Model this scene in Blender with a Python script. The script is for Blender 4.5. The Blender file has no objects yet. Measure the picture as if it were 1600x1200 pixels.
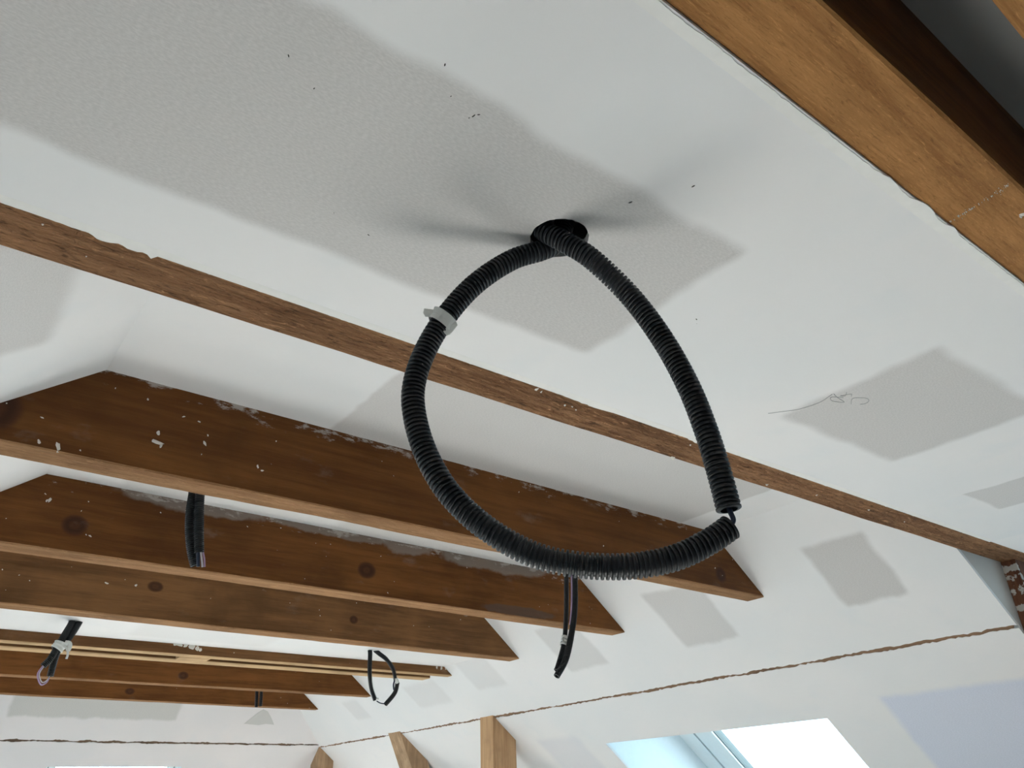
import bpy, bmesh, math, random
from mathutils import Vector, Matrix, noise

# ------------------------------------------------------------------ scene set-up
scene = bpy.context.scene
COL = scene.collection
EYE = 1.70                      # camera height above the floor (m)

def W(p):                       # all measures below are taken from the eye; floor is z = 0 in the world
    return Vector((p[0], p[1], p[2] + EYE))

cam_data = bpy.data.cameras.new('camera')
cam_data.sensor_fit = 'HORIZONTAL'
cam_data.sensor_width = 36.0
cam_data.lens = 1195.73 / 1600 * 36.0
cam_data.clip_start = 0.02
cam = bpy.data.objects.new('camera', cam_data)
COL.objects.link(cam)
RIGHT = Vector((0.7966, -0.6037, -0.0318)); DOWN = Vector((0.2693, 0.4015, -0.8754)); FWD = Vector((0.5412, 0.6888, 0.4824))
mw = Matrix.Identity(4)
for i in range(3):
    mw[i][0] = RIGHT[i]; mw[i][1] = -DOWN[i]; mw[i][2] = -FWD[i]
mw[2][3] = EYE
cam.matrix_world = mw
scene.camera = cam

world = bpy.data.worlds.new('overcast_sky'); scene.world = world
world.use_nodes = True
bg = world.node_tree.nodes['Background']
bg.inputs['Color'].default_value = (0.63, 0.86, 1.0, 1)
bg.inputs['Strength'].default_value = 4.2
sun_l = bpy.data.lights.new('sun', 'SUN'); sun_l.energy = 50.0; sun_l.angle = math.radians(1.5); sun_l.color = (1.0, 0.945, 0.91)
sun = bpy.data.objects.new('sun', sun_l); COL.objects.link(sun)      # low sun from the far left, falling through the left and far skylights onto the floor
sun.rotation_euler = Vector((0.70, -0.36, -0.615)).to_track_quat('-Z', 'Y').to_euler()

vs = scene.view_settings
vs.view_transform = 'Standard'; vs.look = 'None'; vs.gamma = 1.0; vs.use_curve_mapping = False
vs.exposure = 0.70
cy = scene.cycles
cy.use_denoising = True
cy.max_bounces = 8; cy.diffuse_bounces = 5; cy.glossy_bounces = 2; cy.adaptive_threshold = 0.02; cy.transparent_max_bounces = 16
cy.sample_clamp_indirect = 12.0

def portal(name, centre, udir, vdir, su, sv, inward):
    """daylight opening: guides the sky light through a window"""
    L = bpy.data.lights.new(name, 'AREA'); L.shape = 'RECTANGLE'; L.size = su; L.size_y = sv
    L.cycles.is_portal = True
    o = bpy.data.objects.new(name, L); COL.objects.link(o)
    z = -Vector(inward).normalized(); x = Vector(udir).normalized(); y = z.cross(x)
    m = Matrix.Identity(4)
    for i in range(3):
        m[i][0] = x[i]; m[i][1] = y[i]; m[i][2] = z[i]
    m.translation = W(centre)
    o.matrix_world = m
    return o

# ------------------------------------------------------------------ geometry constants (eye-relative)
T = 0.796; KR = 2.643                     # right slope: z = KR - T x
TL = 0.7813; XL0 = 0.19; ZT = 0.857       # left slope passes (XL0, ZT)
HS = 1.06; HK = 6.071 + HS * 0.447        # hip slope: y = HK - HS z
ZB = 0.65                                 # underside of the beams
FLOOR = -EYE
xr = lambda z: (KR - z) / T
xl = lambda z: XL0 - (ZT - z) / TL
yh = lambda z: HK - HS * z
KNEE = -1.0
XR = xr(KNEE); XLK = xl(KNEE); YF = yh(KNEE); YB = -3.0
RIDX = (KR - ZT + TL * XL0) / (T + TL); RIDZ = KR - T * RIDX

# ------------------------------------------------------------------ node helpers
class N:
    def __init__(s, name):
        s.m = bpy.data.materials.new(name); s.m.use_nodes = True
        s.t = s.m.node_tree; s.n = s.t.nodes; s.l = s.t.links
        s.b = s.n['Principled BSDF']
    def new(s, t, **kw):
        n = s.n.new(t)
        for k, v in kw.items(): setattr(n, k, v)
        return n
    def put(s, sock, v):
        if isinstance(v, bpy.types.NodeSocket): s.l.new(v, sock)
        else: sock.default_value = v
    def math(s, op, a, b=0.0, clamp=False):
        n = s.new('ShaderNodeMath', operation=op, use_clamp=clamp)
        s.put(n.inputs[0], a); s.put(n.inputs[1], b); return n.outputs[0]
    def step(s, v, lo, hi):
        n = s.new('ShaderNodeMapRange', interpolation_type='SMOOTHSTEP')
        s.put(n.inputs[0], v); n.inputs[1].default_value = lo; n.inputs[2].default_value = hi
        n.inputs[3].default_value = 0; n.inputs[4].default_value = 1
        return n.outputs[0]
    def fall(s, v, lo, hi):                        # 1 below lo, 0 above hi
        n = s.new('ShaderNodeMapRange', interpolation_type='SMOOTHSTEP')
        s.put(n.inputs[0], v); n.inputs[1].default_value = lo; n.inputs[2].default_value = hi
        n.inputs[3].default_value = 1; n.inputs[4].default_value = 0
        return n.outputs[0]
    def mix(s, f, a, b):
        n = s.new('ShaderNodeMix', data_type='RGBA')
        s.put(n.inputs['Factor'], f)
        s.put(n.inputs['A'] if False else n.inputs[6], a if isinstance(a, bpy.types.NodeSocket) else (*a, 1))
        s.put(n.inputs[7], b if isinstance(b, bpy.types.NodeSocket) else (*b, 1))
        return n.outputs[2]
    def noise(s, vec, scale, detail=4, rough=0.55, dist=0.0):
        n = s.new('ShaderNodeTexNoise'); s.put(n.inputs['Vector'], vec)
        n.inputs['Scale'].default_value = scale; n.inputs['Detail'].default_value = detail
        n.inputs['Roughness'].default_value = rough; n.inputs['Distortion'].default_value = dist
        return n.outputs['Fac']
    def mapping(s, vec, scale, loc=(0, 0, 0), rot=(0, 0, 0)):
        n = s.new('ShaderNodeMapping'); s.put(n.inputs['Vector'], vec)
        n.inputs['Scale'].default_value = scale; n.inputs['Location'].default_value = loc; n.inputs['Rotation'].default_value = rot
        return n.outputs[0]
    def coord(s, which):
        return s.new('ShaderNodeTexCoord').outputs[which]
    def sep(s, v):
        n = s.new('ShaderNodeSeparateXYZ'); s.put(n.inputs[0], v); return n.outputs
    def bump(s, h, strength, dist):
        n = s.new('ShaderNodeBump'); n.inputs['Strength'].default_value = strength; n.inputs['Distance'].default_value = dist
        s.put(n.inputs['Height'], h); s.l.new(n.outputs[0], s.b.inputs['Normal'])

WHITE = (0.84, 0.815, 0.805)
GREY = (0.615, 0.588, 0.572)
LAV = (0.66, 0.69, 0.80)

def plaster(name, rects=(), white=WHITE, grey=GREY, relief=False):
    """joint compound over grey board paper; rects (u0,u1,v0,v1,soft,strength[,colour]) in metres on the panel take the grey colour, mostly bare board"""
    k = N(name)
    uv = k.coord('UV'); s = k.sep(uv)
    nn = k.new('ShaderNodeTexNoise'); k.put(nn.inputs['Vector'], uv); nn.inputs['Scale'].default_value = 8.0; nn.inputs['Detail'].default_value = 3
    ns = k.new('ShaderNodeSeparateColor'); k.l.new(nn.outputs['Color'], ns.inputs[0])
    mid = nn.outputs['Fac']
    big = k.noise(uv, 2.2, 1); fibre = k.noise(k.mapping(uv, (60, 160, 1)), 3.0, 2); fine = fibre
    u = k.math('ADD', s[0], k.math('MULTIPLY', k.math('SUBTRACT', ns.outputs[0], 0.5), 0.035))
    v = k.math('ADD', s[1], k.math('MULTIPLY', k.math('SUBTRACT', ns.outputs[1], 0.5), 0.030))
    wcol = k.mix(k.step(big, 0.35, 0.70), white, tuple(c * f for c, f in zip(white, (0.955, 0.975, 0.985))))
    wcol = k.mix(k.math('MULTIPLY', k.step(mid, 0.52, 0.75), 0.45), wcol, tuple(c * f for c, f in zip(white, (0.93, 0.965, 0.985))))
    col = wcol
    for r in rects:
        u0, u1, v0, v1, sf, st = r[:6]
        g = r[6] if len(r) > 6 else grey
        m = k.math('MULTIPLY', k.step(u, u0 - sf, u0 + sf), k.fall(u, u1 - sf, u1 + sf))
        m = k.math('MULTIPLY', m, k.math('MULTIPLY', k.step(v, v0 - sf, v0 + sf), k.fall(v, v1 - sf, v1 + sf)))
        gc = k.mix(k.step(fibre, 0.3, 0.72), tuple(c * 0.93 for c in g), tuple(min(1, c * 1.06) for c in g))
        gc = k.mix(k.math('MULTIPLY', k.step(fine, 0.62, 0.8), 0.35), gc, tuple(c * 1.16 for c in g))
        col = k.mix(k.math('MULTIPLY', m, st), col, gc)
    k.l.new(col, k.b.inputs['Base Color'])
    k.b.inputs['Roughness'].default_value = 0.85
    k.b.inputs['Specular IOR Level'].default_value = 0.25
    if relief:
        k.bump(k.noise(uv, 10.0, 2), 0.05, 0.006)
    return k.m

def wood(name, light, dark, along='X', knots=(), smears=(), bump=0.25, dust=0.0, top=None, rough=0.6, saw=0.0, scale=1.0, seed=0.0, fleck=0.0, nscale=14.0, fscale=(24, 95, 95)):
    """grain runs along one axis; knots / smears are (a, z, ra, rz[, colour]) ellipses on the face in object metres"""
    k = N(name)
    oc = k.coord('Object'); s = k.sep(oc)
    a = s[0] if along == 'X' else (s[1] if along == 'Y' else s[2])
    st = {'X': (1.1, 17, 17), 'Y': (17, 1.1, 17), 'Z': (17, 17, 1.1)}[along]
    off = k.mapping(oc, (1, 1, 1), (seed, seed * 0.37, seed * 0.11))
    g1 = k.noise(k.mapping(off, tuple(c * scale for c in st)), 1.0, 6, 0.6, 0.6)
    g2 = k.noise(k.mapping(off, tuple(c * scale * 4.5 for c in st)), 1.0, 5, 0.65, 0.2)
    blot = k.noise(off, 3.2, 4, 0.6)
    f = k.math('ADD', k.math('MULTIPLY', g1, 0.62), k.math('MULTIPLY', g2, 0.38))
    col = k.mix(k.step(f, 0.36, 0.66), dark, light)
    col = k.mix(k.math('MULTIPLY', k.step(blot, 0.48, 0.72), 0.5), col, tuple(c * 0.55 for c in dark))
    mid = tuple((p + q) / 2 for p, q in zip(light, dark))
    col = k.mix(k.math('MULTIPLY', k.fall(blot, 0.26, 0.46), 0.35), col, tuple(min(1, c * 1.25) for c in light))
    nz = k.math('MULTIPLY', k.math('SUBTRACT', k.noise(oc, nscale, 4), 0.5), 1.5)
    def ell(e):
        dx = k.math('DIVIDE', k.math('SUBTRACT', s[0], e[0]), e[2]); dz = k.math('DIVIDE', k.math('SUBTRACT', s[2], e[1]), e[3])
        return k.math('SQRT', k.math('ADD', k.math('MULTIPLY', dx, dx), k.math('MULTIPLY', dz, dz)))
    for e in knots:
        d = ell(e)
        ring = k.math('ADD', 0.5, k.math('MULTIPLY', k.math('SINE', k.math('ADD', k.math('MULTIPLY', d, 9.0), k.math('MULTIPLY', nz, 3.5))), 0.5))
        kc = k.mix(ring, (0.046, 0.017, 0.009), (0.075, 0.028, 0.012))
        col = k.mix(k.math('MULTIPLY', k.fall(k.math('ADD', d, k.math('MULTIPLY', nz, 0.2)), 0.78, 1.12), 0.9), col, kc)
    for e in smears:
        d = k.math('ADD', ell(e), k.math('MULTIPLY', nz, 0.55 if nscale < 20 else 1.6))
        c = e[4] if len(e) > 4 else (0.30, 0.27, 0.24)
        col = k.mix(k.math('MULTIPLY', k.fall(d, 0.82, 1.08), e[5] if len(e) > 5 else 0.75), col, c)
    if dust > 0 and top is not None:                    # scraps of plaster left along the upper edge
        dn = k.noise(k.mapping(off, (10, 10, 26)), 1.6, 6, 0.7)
        near = k.step(s[2], top - 0.075, top + 0.005)
        m = k.math('MULTIPLY', k.step(k.math('ADD', dn, k.math('MULTIPLY', near, 0.20)), 0.70, 0.80), near)
        col = k.mix(k.math('MULTIPLY', m, dust), col, (0.55, 0.50, 0.46))
        fn = k.noise(k.mapping(off, (6, 6, 12)), 1.3, 5, 0.6)
        col = k.mix(k.math('MULTIPLY', k.step(fn, 0.60, 0.78), dust * 0.22), col, (0.42, 0.36, 0.31))
    k.l.new(col, k.b.inputs['Base Color'])
    k.b.inputs['Roughness'].default_value = rough
    k.b.inputs['Specular IOR Level'].default_value = 0.18
    h = k.math('ADD', k.math('MULTIPLY', g2, 1.0), k.math('MULTIPLY', g1, 0.5))
    if fleck > 0:
        fl = k.noise(k.mapping(off, fscale, rot=(0, 0, 0.2)), 1.0, 4, 0.7, 1.2)
        col = k.mix(k.math('MULTIPLY', k.step(fl, 0.53, 0.70), fleck), col, tuple(c * 0.32 for c in dark))
        col = k.mix(k.math('MULTIPLY', k.fall(fl, 0.30, 0.44), fleck), col, tuple(min(1, c * 1.55) for c in light))
        k.l.new(col, k.b.inputs['Base Color'])
    if saw > 0:
        sn = k.noise(k.mapping(off, (26, 70, 70)), 1.4, 4, 0.6, 0.8)
        h = k.math('ADD', h, k.math('MULTIPLY', sn, saw))
    k.bump(h, bump, 0.008)
    return k.m

def plain(name, col, rough=0.5, spec=0.5, var=0.12, scale=40.0):
    k = N(name)
    n = k.noise(k.coord('Object'), scale, 1)
    k.l.new(k.mix(n, tuple(c * (1 - var) for c in col), tuple(min(1, c * (1 + var)) for c in col)), k.b.inputs['Base Color'])
    k.b.inputs['Roughness'].default_value = rough; k.b.inputs['Specular IOR Level'].default_value = spec
    return k.m

def glass(name):
    k = N(name)
    tr = k.new('ShaderNodeBsdfTransparent'); tr.inputs[0].default_value = (0.93, 0.97, 0.98, 1)
    gl = k.new('ShaderNodeBsdfGlossy'); gl.inputs['Roughness'].default_value = 0.02
    lw = k.new('ShaderNodeLayerWeight'); lw.inputs[0].default_value = 0.5
    fac = k.math('ADD', 0.02, k.math('MULTIPLY', k.math('POWER', lw.outputs['Facing'], 5.0), 0.4))
    mx = k.new('ShaderNodeMixShader')
    k.l.new(fac, mx.inputs[0]); k.l.new(tr.outputs[0], mx.inputs[1]); k.l.new(gl.outputs[0], mx.inputs[2])
    k.l.new(mx.outputs[0], k.n['Material Output'].inputs[0])
    return k.m

# ------------------------------------------------------------------ mesh helpers
def link(name, me, parent=None):
    o = bpy.data.objects.new(name, me); COL.objects.link(o)
    if parent is not None: o.parent = parent
    return o

def mesh_obj(name, verts, faces, mat, parent=None, smooth=False, mats=None, fm=None):
    me = bpy.data.meshes.new(name)
    me.from_pydata([tuple(v) for v in verts], [], faces)
    for m in (mats or [mat]): me.materials.append(m)
    if fm: me.polygons.foreach_set('material_index', fm)
    if smooth: me.polygons.foreach_set('use_smooth', [True] * len(faces))
    me.update()
    return link(name, me, parent)

def tag(o, label, cat=None, group=None, kind=None):
    o['label'] = label
    if cat: o['category'] = cat
    if group: o['group'] = group
    if kind: o['kind'] = kind
    return o

def clip(poly, f):
    """convex polygon clipped to f(u,v) >= 0 (f affine)"""
    out = []
    for i in range(len(poly)):
        p, q = poly[i], poly[(i + 1) % len(poly)]
        a, b = f(*p), f(*q)
        if a >= 0: out.append(p)
        if (a >= 0) != (b >= 0):
            t = a / (a - b); out.append((p[0] + t * (q[0] - p[0]), p[1] + t * (q[1] - p[1])))
    return out

def cells(u0, u1, v0, v1, openings=(), holes=(), ucuts=(), clips=()):
    us = {u0, u1} | set(c for c in ucuts if u0 < c < u1); vs_ = {v0, v1}
    for o in openings:
        for c in o[:2]:
            if u0 < c < u1: us.add(c)
        for c in o[2:]:
            if v0 < c < v1: vs_.add(c)
    for (cx, cy_, r) in holes:
        a = r * 1.6
        us |= {cx - a, cx + a}; vs_ |= {cy_ - a, cy_ + a}
    us, vs_ = sorted(us), sorted(vs_); polys = []
    for i in range(len(us) - 1):
        for j in range(len(vs_) - 1):
            a, b, c, d = us[i], us[i + 1], vs_[j], vs_[j + 1]
            mu, mv = (a + b) / 2, (c + d) / 2
            if any(o[0] < mu < o[1] and o[2] < mv < o[3] for o in openings): continue
            hit = [h for h in holes if abs(h[0] - mu) < 1e-4 and abs(h[1] - mv) < 1e-4]
            if hit:
                cx, cy_, r = hit[0]; n = 48
                rnd = random.Random(int(cx * 1000))
                ring = []
                for q in range(n):
                    t = 2 * math.pi * (q / n) - 3 * math.pi / 4
                    rr = r * (1 + rnd.uniform(-0.012, 0.02) + (0.05 if rnd.random() < 0.05 else 0))
                    ring.append((cx + rr * math.cos(t), cy_ + rr * math.sin(t)))
                cor = [(a, c), (b, c), (b, d), (a, d)]
                for q in range(4):
                    k0 = q * n // 4
                    for w in range(n // 4):
                        p, p2 = ring[(k0 + w) % n], ring[(k0 + w + 1) % n]
                        cc = cor[q] if w < n // 8 else cor[(q + 1) % 4]
                        polys.append([cc, p2, p])
                        if w == n // 8: polys.append([cor[q], cor[(q + 1) % 4], ring[(k0 + w) % n]])
                continue
            P = [(a, c), (b, c), (b, d), (a, d)]
            for f in clips:
                P = clip(P, f)
                if len(P) < 3: break
            if len(P) >= 3: polys.append(P)
    return polys

def panel(name, origin, U, V, Nout, polys, thick, mat, parent=None, warp=None):
    """flat board: polys (u,v) on the room face, thickness along Nout (away from the room); UV in metres"""
    U, V, Nn = Vector(U), Vector(V), Vector(Nout).normalized(); O = W(origin)
    idx = {}; pts = []
    def vid(p):
        k = (round(p[0], 5), round(p[1], 5))
        if k not in idx: idx[k] = len(pts); pts.append(p)
        return idx[k]
    F = []
    for P in polys:
        f = []
        for p in P:
            i = vid(p)
            if i not in f: f.append(i)
        if len(f) >= 3: F.append(f)
    wp = [warp(*p) if warp else p for p in pts]
    n = len(pts)
    verts = [O + U * p[0] + V * p[1] for p in wp] + [O + U * p[0] + V * p[1] + Nn * thick for p in wp]
    if U.cross(V).dot(Nn) > 0: F = [f[::-1] for f in F]     # front faces look into the room
    from collections import Counter
    E = Counter()
    for f in F:
        for i in range(len(f)): E[(f[i], f[(i + 1) % len(f)])] += 1
    faces = [f for f in F] + [[i + n for i in f[::-1]] for f in F]
    for (i, j) in list(E):
        if (j, i) not in E: faces.append([j, i, i + n, j + n])
    me = bpy.data.meshes.new(name); me.from_pydata([tuple(v) for v in verts], [], faces)
    uvl = me.uv_layers.new(name='metres')
    for lp in me.loops:
        p = pts[lp.vertex_index % n]; uvl.data[lp.index].uv = (p[0], p[1])
    me.materials.append(mat); me.update()
    return link(name, me, parent)

def structure(o, label=None):
    o['kind'] = 'structure'
    if label: o['label'] = label
    return o

def rect(u0, u1, v0, v1): return [[(u0, v0), (u1, v0), (u1, v1), (u0, v1)]]

def box(name, lo, hi, mat, parent=None, bev=0.0):
    bm = bmesh.new(); bmesh.ops.create_cube(bm, size=1)
    for v in bm.verts:
        v.co = W([lo[i] + (v.co[i] + 0.5) * (hi[i] - lo[i]) for i in range(3)])
    if bev: bmesh.ops.bevel(bm, geom=bm.edges[:], offset=bev, segments=2, affect='EDGES', profile=0.6)
    me = bpy.data.meshes.new(name); bm.to_mesh(me); bm.free(); me.materials.append(mat)
    return link(name, me, parent)

# ------------------------------------------------------------------ materials of the setting
FULL = (-9, 9)
m_ceiling = plaster('joint_filled_plasterboard_dropped', [
    (-3.0, 0.765, 0.452, 0.776, 0.012, 1.0),
    (1.245, 1.66, 0.425, 0.735, 0.014, 0.95),
    (2.02, 2.225, 0.60, 0.748, 0.006, 0.8)], relief=True)
m_bayA = plaster('joint_filled_plasterboard_bay_a', [(0.72, 2.07, 0, 9, 0.008, 0.85)])
m_bayB = plaster('grey_banded_plasterboard_bay_b', [(0.38, 0.60, 0, 9, 0.02, 0.55), (1.07, 1.9, 0, 9, 0.03, 0.55)])  # two soft grey bands across the strip
m_bayC = plaster('joint_filled_plasterboard_bay_c', [(0.9, 1.5, 2.6, 3.0, 0.02, 0.6)])
m_bayD = plaster('joint_filled_plasterboard_bay_d', [(0.75, 1.35, 3.3, 3.7, 0.03, 0.25)])
m_bayE = plaster('joint_filled_plasterboard_bay_e', [(0.9, 1.6, 4.2, 4.6, 0.03, 0.5)])
cs = math.hypot(1, T)            # metres along the right slope per metre of x
def sv(x): return (x - 2.0) * cs
m_slope = plaster('joint_filled_plasterboard_right_slope', [
    (1.225, 1.455, sv(2.385), sv(2.600), 0.014, 0.95),
    (1.935, 2.215, sv(2.385), sv(2.620), 0.014, 0.75),
    (2.68, 2.95, sv(2.40), sv(2.615), 0.014, 0.55),
    (3.45, 3.72, sv(2.40), sv(2.61), 0.02, 0.35),
    (4.02, 4.38, sv(2.50), sv(2.64), 0.02, 0.3),
    (5.0, 5.2, sv(2.50), sv(2.63), 0.02, 0.3)])
m_slope_low = plaster('joint_filled_plasterboard_lower_slope', [
    (0.2, 1.60, sv(2.935), sv(3.5), 0.02, 0.85, LAV),
    (3.30, 3.62, sv(2.93), sv(3.2), 0.03, 0.35, (0.62, 0.63, 0.70))])
m_hip = plaster('joint_filled_plasterboard_hip', [
    (0.62, 1.62, 0.165, 0.40, 0.014, 1.0, (0.60, 0.585, 0.565))], white=(0.785, 0.745, 0.742))
m_left = plaster('joint_filled_plasterboard_left_slope', [(-3, 1.42, 0.165, 0.60, 0.02, 0.8)])
m_cheek = plaster('bare_board_cheek', [], white=(0.60, 0.575, 0.545))
m_wall = plain('plain_plaster_wall', WHITE, 0.85, 0.25, 0.03, 3.0)
m_floor = plain('dusty_chipboard_floor', (0.52, 0.51, 0.49), 0.8, 0.3, 0.18, 12)
m_frame = plain('white_window_frame', (0.80, 0.86, 0.88), 0.4, 0.5, 0.03)
m_gasket = plain('grey_rubber_gasket', (0.16, 0.17, 0.16), 0.6, 0.3, 0.05)
m_glass = glass('window_glass')
m_skim = plain('cream_plaster_edge', (0.84, 0.82, 0.79), 0.85, 0.2, 0.04, 60)

# ------------------------------------------------------------------ room shell
HOLE = (0.541, 0.577, 0.0385)
structure(panel('floor', (0, 0, FLOOR), (1, 0, 0), (0, 1, 0), (0, 0, -1), rect(XLK - 0.3, XR + 0.6, YB - 0.2, YF + 0.3), 0.05, m_floor), 'pale dusty floor of the attic room')

CT = 0.0125
def ceil(z, x0, x1, y0, y1, mat, holes=(), label=None):
    return structure(panel('ceiling', (0, 0, z), (1, 0, 0), (0, 1, 0), (0, 0, 1), cells(x0, x1, y0, y1, holes=holes), CT, mat), label)

near_ceiling = ceil(ZB - 0.001, -0.77, 2.52, 0.262, 0.910, m_ceiling, [HOLE], 'dropped grey and white plasterboard ceiling around the big conduit hole')
ceil(ZB + 0.002, 2.519, 3.75, -0.62, 0.910, m_wall, label='flat plasterboard ceiling at the dormer on the right')
ceil(ZB + 0.004, -0.77, 2.52, YB - 0.1, 0.0, m_wall, label='plasterboard ceiling behind the nearest beam')
m_gap = plaster('gap_board_shade_toned', [], white=(0.40, 0.40, 0.39))  # board colour darkened to deepen the shade of the narrow gap
ceil(0.868, xl(0.868) - 0.2, xr(0.868) + 0.2, 0.0, 0.262, m_gap, label='board in the narrow gap between the two nearest beams, coloured darker for its shade')
ceil(ZT, xl(ZT) - 0.2, xr(ZT) + 0.2, 0.93, 1.70, m_bayA, label='recessed plasterboard bay between the flush beam and the first deep beam')
ceil(ZT, xl(ZT) - 0.2, xr(ZT) + 0.2, 1.70, 2.43, m_bayB, [(0.530, 2.07, 0.036), (1.872, 2.07, 0.036)], label='recessed plasterboard strip between the first and second deep beams')
ceil(ZT, xl(ZT) - 0.2, xr(ZT) + 0.2, 2.43, 3.32, m_bayC, label='recessed plasterboard strip between the second and third deep beams')
ceil(0.695, xl(0.695) - 0.2, xr(0.695) + 0.2, 3.30, 3.86, m_bayD, [(0.520, 3.530, 0.042), (1.868, 3.580, 0.042)], label='dropped white plasterboard strip with two cable holes beyond the third deep beam')
ceil(ZT, xl(ZT) - 0.2, xr(ZT) + 0.2, 3.86, 4.80, m_bayE, label='recessed plasterboard bay beyond the twin timbers')
ceil(ZT, xl(ZT) - 0.2, xr(ZT) + 0.2, 4.80, 5.75, m_wall, [(1.912, 5.2, 0.030)], label='recessed plasterboard bay next to the far hip wall')

# right slope: u = y, v = metres down the slope from x = 2
S_U = (0, 1, 0); S_V = (1 / cs, 0, -T / cs); S_N = (T / cs, 0, 1 / cs)
S_O = (2.0, 0, KR - 2.0 * T)
def slope_far(u, v):                      # stay just beyond the hip plane
    x = 2.0 + v / cs; return (yh(KR - T * x) + 0.04) - u
VCR = sv(2.766)                            # the joint over the purlin
rj = random.Random(4)
def ragged(u, v):
    if abs(v - (VCR - 0.0065)) < 1e-4: return (u, v + 0.006 * noise.noise(Vector((u * 9, 1.3, 0))) + 0.0065 * noise.noise(Vector((u * 60, 7.3, 0))))
    if abs(v - (VCR + 0.006)) < 1e-4: return (u, v + 0.006 * noise.noise(Vector((u * 11, 5.3, 2))) + 0.0065 * noise.noise(Vector((u * 67, 2.3, 5))))
    return (u, v)
cuts = [1.0 + i * 0.011 for i in range(1, 480)]
VTOP = (RIDX - 2.0) * cs
# above the dormer (y < 1) the slope stops at the flat ceiling
up = cells(1.0, 6.6, sv(2.1), VCR - 0.0065, ucuts=cuts, clips=[slope_far])
structure(panel('wall_right', S_O, S_U, S_V, S_N, up, CT, m_slope, warp=ragged), 'white sloped plasterboard with grey square patches above the joint line')
structure(panel('wall_right', S_O, S_U, S_V, S_N, cells(YB - 0.1, 6.6, VTOP, sv(2.1), clips=[slope_far]) + rect(YB - 0.1, 1.0, sv(2.1), sv(2.503)), CT, m_wall), 'upper roof slope above the collar beams')
WIN = (1.865, 3.14, sv(2.990), sv(3.90))
low = cells(1.0, 8.2, VCR + 0.006, sv(XR + 0.05), openings=[WIN], ucuts=cuts, clips=[slope_far])
low_o = structure(panel('wall_right', S_O, S_U, S_V, S_N, low, CT, m_slope_low, warp=ragged), 'white sloped plasterboard around the right skylight below the joint line')
structure(panel('wall_right', S_O, S_U, S_V, S_N, rect(YB - 0.1, -0.6, sv(2.503), sv(XR + 0.05)) + rect(-0.6, 1.0, sv(3.7), sv(XR + 0.05)), CT, m_wall), 'sloped wall behind the camera on the right')
structure(panel('wall_right', (XR, 0, 0), (0, 1, 0), (0, 0, 1), (1, 0, 0), rect(YB - 0.1, 8.0, FLOOR - 0.05, KNEE + 0.05), CT, m_wall), 'low knee wall under the right slope')

# hip slope: u = x, v = metres down from z = 0.857
hc = math.hypot(1, HS)
H_O = (0, yh(ZT), ZT); H_V = (0, HS / hc, -1 / hc); H_N = (0, 1 / hc, HS / hc)
hv = lambda z: (ZT - z) * hc
def ragged_h(u, v):
    if abs(v - (hv(0.455) - 0.008)) < 1e-4 or abs(v - (hv(0.455) + 0.007)) < 1e-4:
        return (u, v + 0.010 * noise.noise(Vector((u * 12, v * 90, 0))) + 0.006 * noise.noise(Vector((u * 55, v * 90, 4))))
    return (u, v)
hx = [0.012 * i for i in range(20, 250)]
hip_r = lambda u, v: (xr(ZT - v / hc) + 0.04) - u
hip_l = lambda u, v: u - (xl(ZT - v / hc) - 0.04)
HW = (0.945, 1.795, hv(0.316), hv(-0.75))
structure(panel('wall_far', H_O, (1, 0, 0), H_V, H_N, cells(-3, 5.2, -1.4, hv(0.455) - 0.008, ucuts=hx, clips=[hip_r, hip_l]), CT, m_hip, warp=ragged_h), 'sloped far end wall with a wide grey patch under the last beam')
structure(panel('wall_far', H_O, (1, 0, 0), H_V, H_N, cells(-3, 5.2, hv(0.455) + 0.007, hv(KNEE - 0.03), openings=[HW], ucuts=hx, clips=[hip_r, hip_l]), CT, m_hip, warp=ragged_h), 'sloped far end wall below its joint line around a skylight')
structure(panel('wall_far', (0, YF, 0), (1, 0, 0), (0, 0, 1), (0, 1, 0), rect(XLK - 0.2, XR + 0.2, FLOOR - 0.05, KNEE + 0.05), CT, m_wall), 'low knee wall under the far slope')
# grey fan shaped patch on the slope behind the farthest cable
fan = [(2.10, hv(0.578)), (2.16, hv(0.640)), (2.195, hv(0.668)), (2.235, hv(0.655)), (2.285, hv(0.615)), (2.325, hv(0.577)), (2.26, hv(0.581)), (2.21, hv(0.572))]
fo = panel('grey_patch', Vector(H_O) - Vector(H_N) * 0.0015, (1, 0, 0), H_V, H_N, [[(p[0], p[1]) for p in fan]], 0.001, plaster('grey_fan', [], white=(0.60, 0.58, 0.56)))
structure(fo, 'small grey fan shaped patch on the far slope'); fo.name = 'trim_1'

# left slope: u = y, v = metres down from its top edge
lc = math.hypot(1, TL)
L_O = (XL0, 0, ZT); L_V = (-1 / lc, 0, -TL / lc); L_N = (-TL / lc, 0, 1 / lc)
left_far = lambda u, v: (yh(ZT - v * TL / lc) + 0.04) - u
LW = [(1.45, 2.5, 0.95, 1.95), (3.2, 4.3, 0.95, 1.95), (4.95, 6.05, 0.95, 1.95)]  # unseen skylights; the third is added to brighten the far end
LDX = -0.75
LD = (-0.62, 0.955, (XL0 - xl(ZB)) * lc, (XL0 - LDX) * lc)
structure(panel('wall_left', L_O, S_U, L_V, L_N, cells(YB - 0.1, 8.2, -(RIDX - XL0) * lc, (XL0 - XLK + 0.05) * lc,
          openings=LW + [LD], clips=[left_far]), CT, m_left), 'left sloped plasterboard with a grey patch at the picture edge')
structure(panel('wall_left', (XLK, 0, 0), (0, 1, 0), (0, 0, 1), (-1, 0, 0), rect(YB - 0.1, 8.0, FLOOR - 0.05, KNEE + 0.05), CT, m_wall), 'low knee wall under the left slope')
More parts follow.
